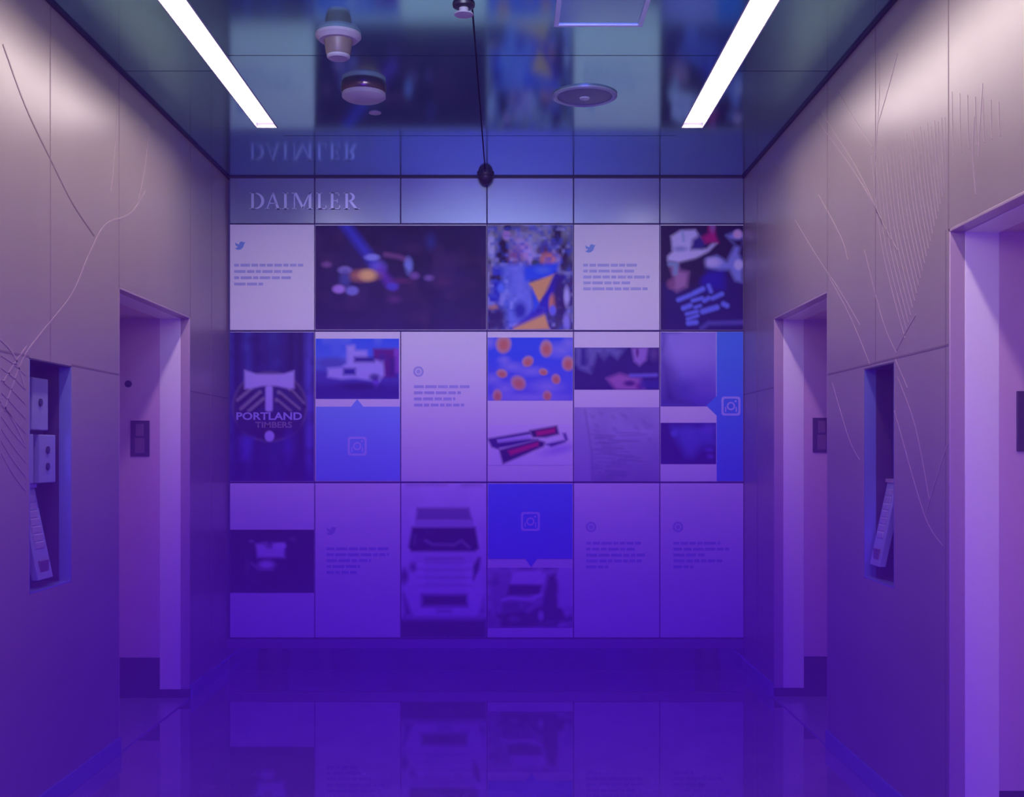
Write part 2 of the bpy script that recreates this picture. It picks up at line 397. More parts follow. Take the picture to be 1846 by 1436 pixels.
MB().box(xh0 + wd, xh1 - wd, yh0 + wd, yh1 - wd, z - 0.004, z).build('hatch_panel', mat('hatch_blue', (0.26, 0.55, 0.60), 0.2, 0.8), r)
xd, yd = (876 - 915) / 262.0, D - 0.10
r = empty('dome_camera', (xd, yd, CEIL)); tag(r, 'small black dome camera on the ceiling above the graphic wall', 'security camera')
MB().lathe([(0, 0), (0.058, 0), (0.058, -0.014), (0.05, -0.02)], (xd, yd, CEIL)).build('mount', M['dark'], r, smooth=True)
MB().lathe([(0.05, -0.018), (0.046, -0.04), (0.033, -0.06), (0.015, -0.071), (0, -0.073)], (xd, yd, CEIL)).build('dome', M['dark'], r, smooth=True)

# ------------------------------------------------------------------ printed pictures (soft painted prints, colour stored per mesh point)
pm = bpy.data.materials.new('printed_photo'); pm.use_nodes = True
_n = pm.node_tree; _a = _n.nodes.new('ShaderNodeAttribute'); _a.attribute_name = 'ink'
_b = _n.nodes['Principled BSDF']; _b.inputs['Roughness'].default_value = 0.5; _b.inputs['Specular IOR Level'].default_value = 0.15
_n.links.new(_a.outputs['Color'], _b.inputs['Base Color'])
def lin(c):
    c = np.asarray(c, float) / 255.0
    return np.where(c <= 0.04045, c / 12.92, ((c + 0.055) / 1.055) ** 2.4)
class Canvas:
    """a print; drawing coordinates are those of the end wall in photo pixels"""
    def __init__(s, x0, y0, x1, y1, base, step=1.7):
        s.r = (x0, y0, x1, y1); s.nx = max(4, int((x1 - x0) / step)); s.ny = max(4, int((y1 - y0) / step))
        X, Y = np.meshgrid(np.linspace(x0, x1, s.nx + 1), np.linspace(y0, y1, s.ny + 1)); s.X, s.Y = X, Y
        s.c = np.ones(X.shape + (3,)) * lin(base)
    def mix(s, a, col):
        a = np.clip(a, 0, 1)[..., None]; s.c = s.c * (1 - a) + lin(col) * a; return s
    def vgrad(s, y0, y1, col, a0=0.0, a1=1.0):
        t = np.clip((s.Y - y0) / (y1 - y0), 0, 1); return s.mix(a0 + (a1 - a0) * t, col)
    def ell(s, cx, cy, rx, ry, col, rot=0, soft=0.35, a=1.0):
        c_, s_ = math.cos(rot), math.sin(rot); dx, dy = s.X - cx, s.Y - cy
        u = (dx * c_ + dy * s_) / rx; v = (-dx * s_ + dy * c_) / ry
        d = np.sqrt(u * u + v * v); return s.mix(a * np.clip((1 + soft - d) / (2 * soft), 0, 1), col)
    def line(s, pts, wd, col, soft=1.6, a=1.0):
        soft *= 1.5
        best = np.full(s.X.shape, 1e9)
        for (x0, y0), (x1, y1) in zip(pts[:-1], pts[1:]):
            L2 = (x1-x0)**2 + (y1-y0)**2 + 1e-9
            t = np.clip(((s.X-x0)*(x1-x0) + (s.Y-y0)*(y1-y0)) / L2, 0, 1)
            best = np.minimum(best, np.hypot(s.X - x0 - t*(x1-x0), s.Y - y0 - t*(y1-y0)))
        return s.mix(a * np.clip((wd/2 + soft/2 - best) / soft, 0, 1), col)
    def poly(s, pts, col, soft=1.8, a=1.0):
        soft *= 1.9
        ins = np.zeros(s.X.shape, bool); best = np.full(s.X.shape, 1e9)
        for i in range(len(pts)):
            (x0, y0), (x1, y1) = pts[i], pts[(i+1) % len(pts)]
            if y0 != y1:
                c_ = ((y0 > s.Y) != (y1 > s.Y)) & (s.X < (x1-x0)*(s.Y-y0)/(y1-y0) + x0); ins ^= c_
            L2 = (x1-x0)**2 + (y1-y0)**2 + 1e-9
            t = np.clip(((s.X-x0)*(x1-x0) + (s.Y-y0)*(y1-y0)) / L2, 0, 1)
            best = np.minimum(best, np.hypot(s.X - x0 - t*(x1-x0), s.Y - y0 - t*(y1-y0)))
        d = np.where(ins, best, -best); return s.mix(a * np.clip((d + soft/2) / soft, 0, 1), col)
    def rect(s, x0, y0, x1, y1, col, soft=1.6, a=1.0): return s.poly([(x0,y0),(x1,y0),(x1,y1),(x0,y1)], col, soft, a)
    def noise(s, seed, nx, ny, col, a, thr=0.0):
        rng = np.random.RandomState(seed); g_ = rng.rand(ny + 2, nx + 2)
        u = (s.X - s.r[0]) / (s.r[2]-s.r[0]) * nx; v = (s.Y - s.r[1]) / (s.r[3]-s.r[1]) * ny
        i = np.clip(u.astype(int), 0, nx); j = np.clip(v.astype(int), 0, ny); fu, fv = u-i, v-j
        fu = fu*fu*(3-2*fu); fv = fv*fv*(3-2*fv)
        n = (g_[j,i]*(1-fu)+g_[j,i+1]*fu)*(1-fv) + (g_[j+1,i]*(1-fu)+g_[j+1,i+1]*fu)*fv
        return s.mix(a * np.clip((n - thr) / (1 - thr), 0, 1), col)
    def contrast(s, k, lo=95, hi=225):   # neutral greys with the tonal range of the original print
        b = s.c[..., 2]; sr = np.where(b <= .0031308, b * 12.92, 1.055 * b ** (1/2.4) - .055) * 255
        t = np.clip((sr - lo) / (hi - lo), 0.01, 1) ** 2.0 * 0.85
        s.c = s.c * (1 - k) + (t[..., None] * np.array([1.0, .97, 1.0])) * k; return s
    def build(s, name, parent, front):
        h, w_ = s.X.shape
        vx = (s.X - 915) / 262.0; vz = EYE + (815 - s.Y) / 262.0
        n = h * w_
        v = np.stack([vx.ravel(), np.full(n, front), vz.ravel()], 1)
        me = bpy.data.meshes.new(name)
        ii = np.arange(n).reshape(h, w_)
        f = np.stack([ii[:-1,:-1].ravel(), ii[1:,:-1].ravel(), ii[1:,1:].ravel(), ii[:-1,1:].ravel()], 1)
        ring = list(ii[0, :]) + list(ii[1:, -1]) + list(ii[-1, -2::-1]) + list(ii[-2:0:-1, 0])   # thickness of the print
        m_ = len(ring); vb = v[ring].copy(); vb[:, 1] = front + 0.003
        v = np.vstack([v, vb]); nb = n + np.arange(m_)
        side = [(ring[k], ring[(k+1) % m_], int(nb[(k+1) % m_]), int(nb[k])) for k in range(m_)]
        me.from_pydata(v.tolist(), [], f.tolist() + side)
        at = me.color_attributes.new('ink', 'FLOAT_COLOR', 'POINT')
        col = np.ones((n + m_, 4), np.float32); col[:n, :3] = s.c.reshape(-1, 3); col[n:, :3] = s.c.reshape(-1, 3)[ring]
        at.data.foreach_set('color', col.ravel()); me.materials.append(pm)
        o = bpy.data.objects.new(name, me); C.objects.link(o); o.parent = parent; o.location = -Vector(parent.location)
        return o
# ------------------------------------------------------------------ graphic wall of panels
XS = [415.5, 568.5, 723, 878, 1033.5, 1188.5, 1339.5]
YR = [(322, 404.5), (405.5, 596), (598, 868), (870, 1148)]
FR = D - 0.028      # front face of the panels
PF = FR - 0.003     # face of the prints mounted on them
def panel(c0, c1, row, label, material='panel', name='graphic_panel', group='printed panels of the graphic wall'):
    x0, x1 = XS[c0] + 0.9, XS[c1] - 0.9; y0, y1 = YR[row]; y0 += 0.6; y1 -= 0.6
    (a, zt), (b, zb) = ep(x0, y0), ep(x1, y1)
    r = empty(name, ((a + b) / 2, D, zb)); tag(r, label, 'wall panel', group)
    MB().box(a, b, FR, D - 0.002, zb, zt).build('board', M[material], r, bevel=0.0015)
    return r
def wallfn(u, v, d): x, z = ep(u, v); return (x, d, z)
def flat(r, pts, m, name, th=0.003, at=None):
    o = MB().prism(pts, wallfn, (at or FR), (at or FR) - th).build(name, M[m] if isinstance(m, str) else m, r)
    return o
def rectp(x0, y0, x1, y1): return [(x0, y0), (x0, y1), (x1, y1), (x1, y0)]
def words(r, x, y, widths, lh, h=5.0, m='ink'):
    rnd = random.Random(int(x + y)); mb = MB()
    for k, w_ in enumerate(widths):
        u = x; yy = y + k * lh
        while u < x + w_ - 3:
            wl = min(rnd.uniform(8, 22), x + w_ - u)
            mb.prism(rectp(u, yy - h/2, u + wl, yy + h/2), wallfn, FR, FR - 0.002); u += wl + 2.6
    mb.build('printed_text', M[m], r)
def bird(r, cx, cy, s, m='icon_blue'):
    P = [(-1, .75), (-.35, .35), (-.85, .1), (-1, -.55), (-.2, -.1), (.05, -.65), (.5, -.8), (.85, -.55), (1.25, -.75), (.95, -.25), (.75, .4), (.25, .9), (-.4, 1.0)]
    flat(r, [(cx + s*u, cy + s*v) for u, v in P][::-1], m, 'bird_icon', 0.002)
def ring(r, cx, cy, s, m='ink'):
    mb = MB(); n = 28
    for k in range(n):
        a, b = 2*math.pi*k/n, 2*math.pi*(k+1)/n
        mb.prism([(cx + q*s*math.cos(t), cy + q*s*math.sin(t)) for q, t in ((.62, a), (1, a), (1, b), (.62, b))][::-1], wallfn, FR, FR - 0.002)
    mb.prism([(cx + .42*s*math.cos(t), cy + .42*s*math.sin(t)) for t in np.linspace(0, -2*math.pi, 16, endpoint=False)], wallfn, FR, FR - 0.002)
    mb.build('round_icon', M[m], r)
def camicon(r, cx, cy, s, at):
    mb = MB(); n = 24
    def rr(q, k=6):
        out = []
        for sx, sy, a0 in ((1, 1, 0), (-1, 1, 90), (-1, -1, 180), (1, -1, 270)):
            for i in range(k + 1):
                t = math.radians(a0 + 90*i/k); out.append((cx + s*q*(sx*.72 + .28*math.cos(t)), cy + s*q*(sy*.72 + .28*math.sin(t))))
        return out
    A, B = rr(1), rr(.78)
    for i in range(len(A)):
        j = (i + 1) % len(A); mb.prism([A[j], A[i], B[i], B[j]], wallfn, at, at - 0.002)
    for q0, q1 in ((.44, .28),):
        for k in range(n):
            a, b = 2*math.pi*k/n, 2*math.pi*(k+1)/n
            mb.prism([(cx + q*s*math.cos(t), cy + q*s*math.sin(t)) for q, t in ((q1, a), (q0, a), (q0, b), (q1, b))][::-1], wallfn, at, at - 0.002)
    mb.prism(rectp(cx + .4*s, cy - .62*s, cx + .6*s, cy - .42*s), wallfn, at, at - 0.002)
    for xx in (-.62, .5): mb.prism(rectp(cx + xx*s, cy + .1*s, cx + (xx + .12)*s, cy + .62*s), wallfn, at, at - 0.002)
    return mb.build('camera_icon', M['icon_light'], r)

# row of blank header panels
hl = ['brushed blue header panel at the left end of the top row, under the first letters', 'brushed blue header panel second from the left in the top row, under the last letters',
      'blank blue header panel above the right half of the wide dark night picture', 'blank blue header panel directly right of the black dome camera, above the crowd picture',
      'blank blue header panel above the upper right bird and text panel', 'blank blue header panel at the right end of the top row']
for i in range(6): panel(i, i + 1, 0, hl[i], 'header', 'header_panel', 'blue header panels along the top row')
# raised serif lettering: D A I M L E R
mb = MB()
def L(pts, x, w_, y0=348, h=30): mb.prism([(x + u*w_, y0 + (1 - v)*h) for u, v in pts], wallfn, FR - 0.0005, FR - 0.008)
def bar(x0, y0, x1, y1): mb.prism(rectp(x0, y0, x1, y1), wallfn, FR - 0.0005, FR - 0.008)
def slab(pts): 
    ar = sum(pts[i][0]*pts[(i+1) % len(pts)][1] - pts[(i+1) % len(pts)][0]*pts[i][1] for i in range(len(pts)))
    mb.prism(pts if ar < 0 else pts[::-1], wallfn, FR - 0.0005, FR - 0.008)
T0, B0 = 349.0, 379.0
def stem(x, w_=4.6, ser=3.2):
    bar(x, T0, x + w_, B0); bar(x - ser, T0, x + w_ + ser, T0 + 1.6); bar(x - ser, B0 - 1.6, x + w_ + ser, B0)
stem(455)                                    # D
for k in range(14):
    a, b = -math.pi/2 + math.pi*k/14, -math.pi/2 + math.pi*(k+1)/14
    slab([(461 + 17.5*math.cos(a), 364 + 15*math.sin(a)), (461 + 17.5*math.cos(b), 364 + 15*math.sin(b)), (460 + 13*math.cos(b), 364 + 13.2*math.sin(b)), (460 + 13*math.cos(a), 364 + 13.2*math.sin(a))])
slab([(482, B0), (484, B0), (494.5, T0), (493, T0)]); slab([(491.5, T0), (495.5, T0), (506, B0), (501, B0)]); bar(486.5, 367.5, 500, 369.3)   # A
bar(479.5, B0 - 1.6, 487.5, B0); bar(498, B0 - 1.6, 509, B0)
stem(514)                                    # I
bar(529, B0 - 1.6, 536, B0); bar(531.5, T0, 533.2, B0); bar(527.5, T0, 534, T0 + 1.6)                                                 # M
slab([(531.5, T0), (536.5, T0), (549.5, B0 - 4), (546.5, B0)]); slab([(559, T0), (561, T0), (548.5, B0), (546, B0 - 2)])
bar(558.2, T0, 562.8, B0); bar(555.5, B0 - 1.6, 565.5, B0); bar(559, T0, 565, T0 + 1.6)
stem(575, 4.6, 2.8); bar(579, B0 - 1.8, 590, B0); bar(588.3, B0 - 7, 590, B0)     # L
stem(598, 4.6, 2.8); bar(602, T0, 613, T0 + 1.8); bar(602, B0 - 1.8, 614.5, B0); bar(602, 363, 610, 364.6); bar(611.4, T0, 613, T0 + 6); bar(612.9, B0 - 7, 614.5, B0); bar(608.8, 360, 610.3, 367.5)  # E
stem(624)                                    # R
for k in range(10):
    a, b = -math.pi/2 + math.pi*k/10, -math.pi/2 + math.pi*(k+1)/10
    slab([(630 + 11*math.cos(a), 357 + 8*math.sin(a)), (630 + 11*math.cos(b), 357 + 8*math.sin(b)), (629 + 7*math.cos(b), 357 + 6.4*math.sin(b)), (629 + 7*math.cos(a), 357 + 6.4*math.sin(a))])
slab([(630, 364), (635, 363.6), (647, B0), (641, B0)]); bar(640, B0 - 1.6, 650, B0)
o = mb.build('wall_lettering', M['letter']); tag(o, 'row of pale raised serif capital letters on the blue header panels at upper left', 'lettering')

# ---------------- row 1
r = panel(0, 1, 1, 'white text panel with a blue bird, under the raised lettering at upper left')
bird(r, 434, 443, 8.5); words(r, 424, 479, [124, 104, 104, 52], 11.3)

r = panel(1, 3, 1, 'wide dark night picture with a blue light beam and yellow glow')
c = Canvas(XS[1] + 1.5, 408, XS[3] - 1.5, 594.5, (24, 16, 50))
c.noise(1, 9, 6, (44, 34, 92), .7).vgrad(500, 600, (38, 26, 92), 0, .5)
c.noise(2, 14, 9, (96, 56, 96), .35, .45)
c.line([(620, 402), (664, 460), (676, 478)], 17, (60, 70, 200), 9, .85)
c.ell(672, 465, 13, 6, (150, 160, 230)).ell(683, 483, 12, 10, (130, 120, 225), soft=.7, a=.8)
c.line([(688, 488), (703, 512), (710, 516)], 14, (120, 60, 190), 10, .8).ell(708, 517, 10, 7, (80, 80, 200), a=.8)
c.ell(655, 498, 24, 9, (200, 130, 90), soft=.7).ell(664, 497, 14, 9.5, (250, 205, 110), soft=.5)
c.ell(623, 488, 12, 7, (140, 130, 190)).ell(623, 505, 9, 14, (70, 80, 150), soft=.6).ell(612, 522, 11, 7.5, (180, 140, 215)).ell(636, 525, 11, 8, (130, 130, 205))
c.line([(696, 460), (720, 464), (735, 470)], 7, (150, 95, 140), 6, .8).ell(737, 480, 7.5, 14, (130, 150, 215), soft=.5).ell(748, 498, 8, 6, (130, 95, 160), soft=.6)
c.ell(774, 502, 8, 5, (130, 100, 165), soft=.6).ell(800, 508, 16, 10, (96, 50, 90), soft=.9, a=.6).ell(590, 478, 8, 5, (130, 90, 140), soft=.6).ell(712, 541, 10, 6, (90, 50, 110), soft=.8)
c.ell(717, 490, 15, 9, (26, 18, 60), soft=.5).ell(777, 437, 8, 12, (40, 60, 130), soft=.8, a=.8).ell(724, 507, 14, 5, (110, 50, 100), soft=.8, a=.7)
c.build('printed_photo', r, PF)

r = panel(3, 4, 1, 'crowd picture in blue, white and yellow, right of the wide dark night picture')
c = Canvas(XS[3] + 1.5, 407, XS[4] - 1.5, 594.5, (60, 50, 110), 1.3)
c.rect(878, 400, 1035, 470, (150, 158, 165), 6).noise(3, 14, 6, (80, 90, 80), .7, .3).noise(7, 9, 6, (90, 60, 90), .5, .4)
c.ell(905, 460, 13, 32, (22, 12, 44), soft=.25).ell(913, 425, 7, 9, (190, 150, 200)).ell(915, 412, 7, 5, (30, 25, 50)).ell(930, 440, 10, 18, (170, 150, 170), soft=.5)
c.ell(1003, 425, 9, 22, (35, 25, 50), soft=.4).ell(1015, 460, 12, 24, (40, 22, 55), soft=.5).ell(885, 445, 7, 20, (190, 195, 215), soft=.4)
c.ell(985, 450, 18, 14, (90, 60, 100), soft=.5).ell(960, 430, 14, 12, (160, 165, 175), soft=.6).ell(948, 455, 12, 22, (200, 165, 215), rot=-.5, soft=.5).ell(990, 468, 17, 11, (225, 140, 120), soft=.5)
c.ell(928, 463, 12, 13, (150, 100, 150), soft=.6).ell(965, 475, 7, 6, (60, 80, 90))
c.rect(880, 480, 912, 548, (18, 50, 190), 6).rect(880, 478, 888, 530, (160, 150, 130), 4, .8).ell(889, 555, 9, 5, (200, 150, 120), soft=.6).ell(896, 502, 15, 5, (20, 12, 50), soft=.5)
c.poly([(905, 480), (945, 476), (958, 520), (965, 594), (905, 594)], (110, 135, 225), 6)
c.noise(9, 22, 28, (60, 90, 200), .8, .35).noise(11, 18, 24, (190, 200, 245), .5, .55)
c.poly([(915, 480), (944, 478), (955, 530), (960, 575), (940, 570), (925, 520)], (125, 140, 235), 8, .75)
c.poly([(944, 482), (1008, 474), (1000, 500), (946, 508)], (20, 90, 235), 5).ell(978, 488, 12, 6, (90, 140, 235), soft=.6, a=.6)
c.poly([(954, 512), (1002, 494), (992, 520), (971, 547)], (238, 180, 90), 3).poly([(1000, 492), (1020, 500), (1012, 512), (985, 545), (978, 540)], (28, 20, 160), 4)
c.poly([(925, 590), (980, 560), (990, 594), (925, 596)], (240, 185, 90), 3).poly([(960, 560), (1000, 515), (992, 560), (985, 566), (925, 592)], (26, 30, 190), 4, .9)
c.poly([(958, 518), (972, 548), (962, 562)], (30, 90, 230), 3).ell(996, 548, 7, 16, (220, 140, 90), soft=.4).ell(1010, 540, 12, 40, (42, 18, 90), soft=.35, a=.85).ell(1021, 535, 5, 16, (190, 190, 230), soft=.5).ell(1021, 580, 6, 14, (150, 150, 225), soft=.5).ell(996, 560, 6, 9, (110, 120, 230))
c.ell(938, 560, 11, 14, (30, 50, 170), soft=.5).ell(903, 520, 6, 8, (90, 130, 240), soft=.5).rect(878, 560, 912, 596, (28, 12, 80), 8, .9)
c.build('printed_photo', r, PF)

r = panel(4, 5, 1, 'white text panel with a blue bird, between the crowd picture and the hat picture')
bird(r, 1063, 448, 8.5); words(r, 1051, 479, [100, 94, 119, 84, 119], 10.6)

r = panel(5, 6, 1, 'picture of a person in pale bucket hat and dark blue shirt, upper right')
c = Canvas(XS[5] + 1.5, 408, XS[6] - 1.5, 595, (22, 12, 46), 1.3)
def q(x, y): return (1180 + x / 6.676, 390 + y / 6.676)
def Q(*p): return [q(*t) for t in p]
c.poly(Q((90, 830), (380, 880), (850, 700), (1060, 820), (1060, 1430), (90, 1430)), (20, 18, 92), 8)
c.poly(Q((480, 700), (830, 640), (830, 880), (600, 900)), (18, 22, 160), 8)
c.poly(Q((600, 520), (740, 480), (860, 550), (960, 350), (850, 240), (1000, 180), (1055, 240), (1000, 450), (1050, 560), (1040, 800), (960, 780), (890, 650), (760, 650), (600, 620)), (135, 150, 215), 5)
c.ell(*q(990, 225), 8, 8, (225, 190, 215)).poly(Q((920, 290), (1050, 290), (1040, 370), (980, 370)), (22, 12, 46), 4)
c.poly(Q((190, 250), (300, 180), (480, 170), (540, 260), (560, 330), (440, 380), (620, 400), (690, 330), (740, 330), (640, 430), (480, 520), (280, 570), (150, 540), (150, 490), (210, 430)), (205, 205, 232), 4)
c.poly(Q((450, 290), (540, 230), (620, 330), (570, 400), (430, 410)), (34, 36, 120), 5).ell(*q(300, 400), 12, 5, (150, 160, 200), soft=.6).line(Q((330, 200), (340, 300)), 4, (150, 185, 205), 4)
c.ell(*q(1000, 590), 8, 9, (205, 205, 232)).ell(*q(690, 560), 14, 8, (200, 195, 230), soft=.5)
c.poly(Q((640, 120), (690, 60), (720, 170), (760, 320), (600, 330), (560, 260), (640, 210)), (185, 20, 110), 5).ell(*q(690, 110), 5, 12, (150, 100, 160), soft=.6)
c.ell(*q(780, 200), 7, 14, (18, 12, 40), soft=.5)
c.poly(Q((300, 570), (590, 500), (600, 700), (460, 850), (330, 830)), (20, 10, 42), 6)
c.poly(Q((170, 570), (260, 570), (300, 660), (400, 680), (380, 850), (260, 910), (190, 860), (220, 740)), (170, 125, 160), 6).line(Q((180, 580), (250, 590), (240, 690)), 8, (130, 165, 190), 5)
c.ell(*q(190, 820), 7, 8, (140, 90, 120), soft=.6)
for p_, w_ in ((((280, 1010), (430, 950)), 8), (((470, 930), (570, 880)), 9), (((640, 840), (670, 910)), 7), (((340, 1110), (420, 1080)), 9), (((450, 1020), (560, 990)), 7), (((590, 1020), (640, 990)), 8), (((690, 990), (800, 940)), 8),
               (((380, 1180), (500, 1150)), 7), (((570, 1150), (740, 1100)), 10), (((400, 1290), (490, 1280)), 9), (((820, 1060), (860, 1080)), 9), (((480, 1100), (540, 1080)), 6), (((390, 1240), (510, 1200)), 6)):
    c.line(Q(*p_), w_, (110, 130, 235), 3.5, .9)
c.line(Q((560, 1350), (640, 1290), (1060, 1280)), 7, (96, 96, 180), 5, .8)
c.build('printed_photo', r, PF)

# ---------------- row 2
r = panel(0, 1, 2, 'tall dark wooden picture with a round team crest, below the upper left bird panel')
c = Canvas(XS[0] + 1.2, 599.5, XS[1] - 1.2, 866.5, (44, 42, 118), 1.3)
def q(x, y): return (405 + x / 5.04, 590 + y / 5.04)
for x, w_, cc in ((120, 50, (26, 20, 80)), (210, 60, (58, 78, 165)), (300, 30, (28, 24, 90)), (450, 120, (50, 62, 140)), (610, 70, (30, 18, 76)), (690, 40, (28, 16, 64)), (770, 60, (90, 92, 200)), (60, 40, (56, 70, 160)), (390, 24, (40, 40, 110))):
    c.line(Q((x, 40), (x + 8, 1380)), w_ / 5.04, cc, 7, .8)
c.noise(21, 12, 20, (26, 18, 84), .5, .4).vgrad(800, 866, (34, 14, 110), 0, .8)
cx, cy = q(418, 720)
c.ell(cx, cy, 67, 63, (104, 98, 120), soft=.05).ell(cx, cy, 63.5, 59.5, (24, 18, 62), soft=.05).ell(cx, cy, 62, 58, (70, 66, 92), soft=.05).ell(cx, cy, 61, 57, (24, 18, 62), soft=.06).ell(cx, cy + 6, 58, 52, (44, 42, 100), soft=.1)
for a, b in (((160, 740), (330, 590)), ((230, 760), (360, 650)), ((500, 590), (680, 740)), ((480, 660), (600, 760)), ((130, 660), (250, 560)), ((600, 560), (720, 690))):
    c.line(Q(a, b), 6.5, (140, 134, 140), 3, .95)
    (ax, ay), (bx, by) = a, b; c.line(Q((ax + 12, ay + 32), (bx + 12, by + 32)), 5, (24, 14, 62), 3, .9)
c.poly(Q((190, 390), (300, 425), (540, 425), (640, 395), (640, 555), (590, 560), (480, 535), (350, 535), (250, 560), (190, 560)), (190, 180, 232), 3)
c.line(Q((412, 560), (412, 740)), 13, (190, 178, 235), 3).ell(*q(416, 985), 8.5, 10, (190, 178, 235), soft=.2)
c.poly(Q((100, 770), (720, 770), (700, 930), (600, 990), (418, 1010), (240, 990), (130, 930)), (42, 32, 88), 4)
c.poly(Q((250, 930), (590, 930), (560, 985), (418, 1010), (290, 985)), (30, 16, 70), 4).ell(*q(416, 985), 8.5, 9, (190, 178, 235), soft=.2)
c.poly(Q((140, 1000), (270, 1000), (230, 1200), (160, 1200)), (76, 68, 190), 8, .7).ell(*q(590, 1080), 8, 24, (74, 66, 190), soft=.9, a=.6)
c.build('printed_photo', r, PF)
def textmesh(body, px0, px1, py0, py1, m, r, name):
    cu = bpy.data.curves.new('t', 'FONT'); cu.body = body; cu.extrude = 0; cu.offset = 0.025; cu.resolution_u = 3
    to = bpy.data.objects.new('t', cu); C.objects.link(to)
    dg = bpy.context.evaluated_depsgraph_get(); me = bpy.data.meshes.new_from_object(to.evaluated_get(dg))
    bpy.data.objects.remove(to); bpy.data.curves.remove(cu)
    co = np.array([v.co[:] for v in me.vertices]); lo, hi = co.min(0), co.max(0)
    (x0, z1), (x1, z0) = ep(px0, py0), ep(px1, py1)
    for v in me.vertices:
        u = (v.co.x - lo[0]) / (hi[0] - lo[0]); t = (v.co.y - lo[1]) / (hi[1] - lo[1])
        v.co = (x0 + u * (x1 - x0), PF - 0.001, z0 + t * (z1 - z0))
    me.materials.append(M[m]); o = bpy.data.objects.new(name, me); C.objects.link(o); o.parent = r; o.location = -Vector(r.location)
    return o
M['crest_white'] = mat('crest_white', (0.36, 0.34, 0.70), 0.5); M['crest_gold'] = mat('crest_gold', (0.20, 0.16, 0.22), 0.5)
textmesh('PORTLAND', 428, 546, 743, 757, 'crest_white', r, 'crest_name')
textmesh('TIMBERS', 462, 528, 760, 771, 'crest_gold', r, 'crest_name')

r = panel(1, 2, 2, 'panel with a white lorry picture above a light blue block and camera mark')
c = Canvas(XS[1] + 2, 611, XS[2] - 3, 719, (40, 100, 225), 1.3)
c.vgrad(611, 660, (90, 130, 225), 0, .8).noise(31, 8, 6, (120, 150, 230), .6, .4)
c.rect(565, 665, 725, 722, (66, 66, 165), 8).ell(600, 655, 34, 10, (80, 95, 180), soft=.5).rect(565, 692, 725, 722, (40, 30, 130), 8, .9)
c.rect(674, 629, 714, 680, (104, 26, 120), 4).rect(712, 630, 722, 672, (150, 80, 190), 4).rect(702, 645, 714, 678, (50, 20, 120), 6, .8)
c.poly([(626, 624), (640, 622), (642, 632), (662, 632), (664, 648), (692, 650), (694, 676), (684, 688), (640, 682), (616, 684), (592, 680), (592, 664), (616, 662), (626, 655)], (175, 172, 232), 4)
c.rect(640, 644, 676, 653, (30, 34, 130), 4).rect(620, 664, 642, 676, (36, 44, 150), 4).ell(678, 690, 6, 9, (110, 80, 200), soft=.4).ell(676, 680, 9, 6, (30, 22, 110), soft=.5, a=.8)
c.ell(648, 697, 34, 6, (28, 16, 104), soft=.5).ell(690, 645, 8, 8, (60, 40, 140), soft=.6, a=.7)
c.build('printed_photo', r, PF)
flat(r, [(571, 733), (571, 866), (722, 866), (722, 733), (656, 733), (645, 719.5), (634, 733)], 'blueprint', 'blue_block')
camicon(r, 645, 804, 17, FR - 0.003)

r = panel(2, 3, 2, 'white text panel with a round mark, left of the orange petals picture')
ring(r, 755, 670, 9.5); words(r, 747, 697, [102, 84, 74, 90], 11)

r = panel(3, 4, 2, 'panel with orange petals on blue sky above red and black boxes on white')
c = Canvas(XS[3] + 1.5, 609, XS[4] - 1.5, 722, (30, 90, 225), 1.2)
def q(x, y): return (720 + x / 5.0375, 590 + y / 5.0375)
c.vgrad(640, 722, (110, 110, 215), 0, .75)
for x, y, rx, ry in ((1460, 210, 24, 11), (1020, 360, 16, 7), (1200, 400, 20, 7), (850, 470, 12, 8), (960, 560, 14, 9), (1340, 540, 22, 10), (820, 140, 8, 9), (950, 300, 9, 6), (1540, 140, 10, 8), (1180, 640, 60, 6)):
    c.ell(*q(x, y), rx, ry, (150, 150, 225), soft=.8, a=.75)
for x, y, rx, ry, ro in ((945, 155, 13.5, 16, .1), (1332, 195, 11, 15, 0), (1530, 330, 11, 13, 0), (1165, 310, 10.5, 9, -.6), (930, 420, 10, 7.5, .2), (1080, 505, 14, 12, .7), (1420, 470, 8, 9, -.3), (1305, 405, 8, 6, .2), (890, 620, 8.5, 11, 0), (1340, 620, 8, 9, 0)):
    c.ell(*q(x, y), rx, ry, (205, 165, 150), rot=ro, soft=.25).ell(*q(x + 2, y + 8), rx * .68, ry * .68, (215, 125, 70), rot=ro, soft=.5)
c.build('printed_photo', r, PF)
c = Canvas(XS[3] + 1.5, 765, XS[4] - 1.5, 838, (231, 226, 231), 1.2)
c.poly(Q((800, 1010), (1180, 945), (1200, 970), (900, 1030), (900, 1100), (840, 1090)), (52, 44, 110), 3).poly(Q((890, 1020), (1200, 975), (1190, 1010), (900, 1060)), (190, 180, 225), 3)
c.ell(*q(1450, 1110), 30, 8, (190, 180, 225), rot=-.2, soft=.6)
c.poly(Q((1180, 935), (1430, 890), (1450, 970), (1330, 1000), (1210, 1000)), (48, 20, 66), 3).poly(Q((1240, 945), (1410, 915), (1410, 955), (1250, 985)), (205, 20, 90), 3)
c.poly(Q((1320, 1060), (1500, 1020), (1480, 960), (1510, 960), (1530, 1020), (1500, 1045), (1380, 1085)), (60, 44, 130), 3)
c.poly(Q((860, 1050), (1180, 1010), (1260, 1020), (1000, 1080), (880, 1100)), (40, 30, 110), 3)
c.poly(Q((905, 1110), (1250, 1020), (1320, 1040), (1310, 1080), (1150, 1150), (940, 1240)), (40, 18, 74), 3).poly(Q((985, 1120), (1260, 1040), (1260, 1075), (1010, 1160)), (205, 20, 90), 3)
c.build('printed_photo', r, PF)

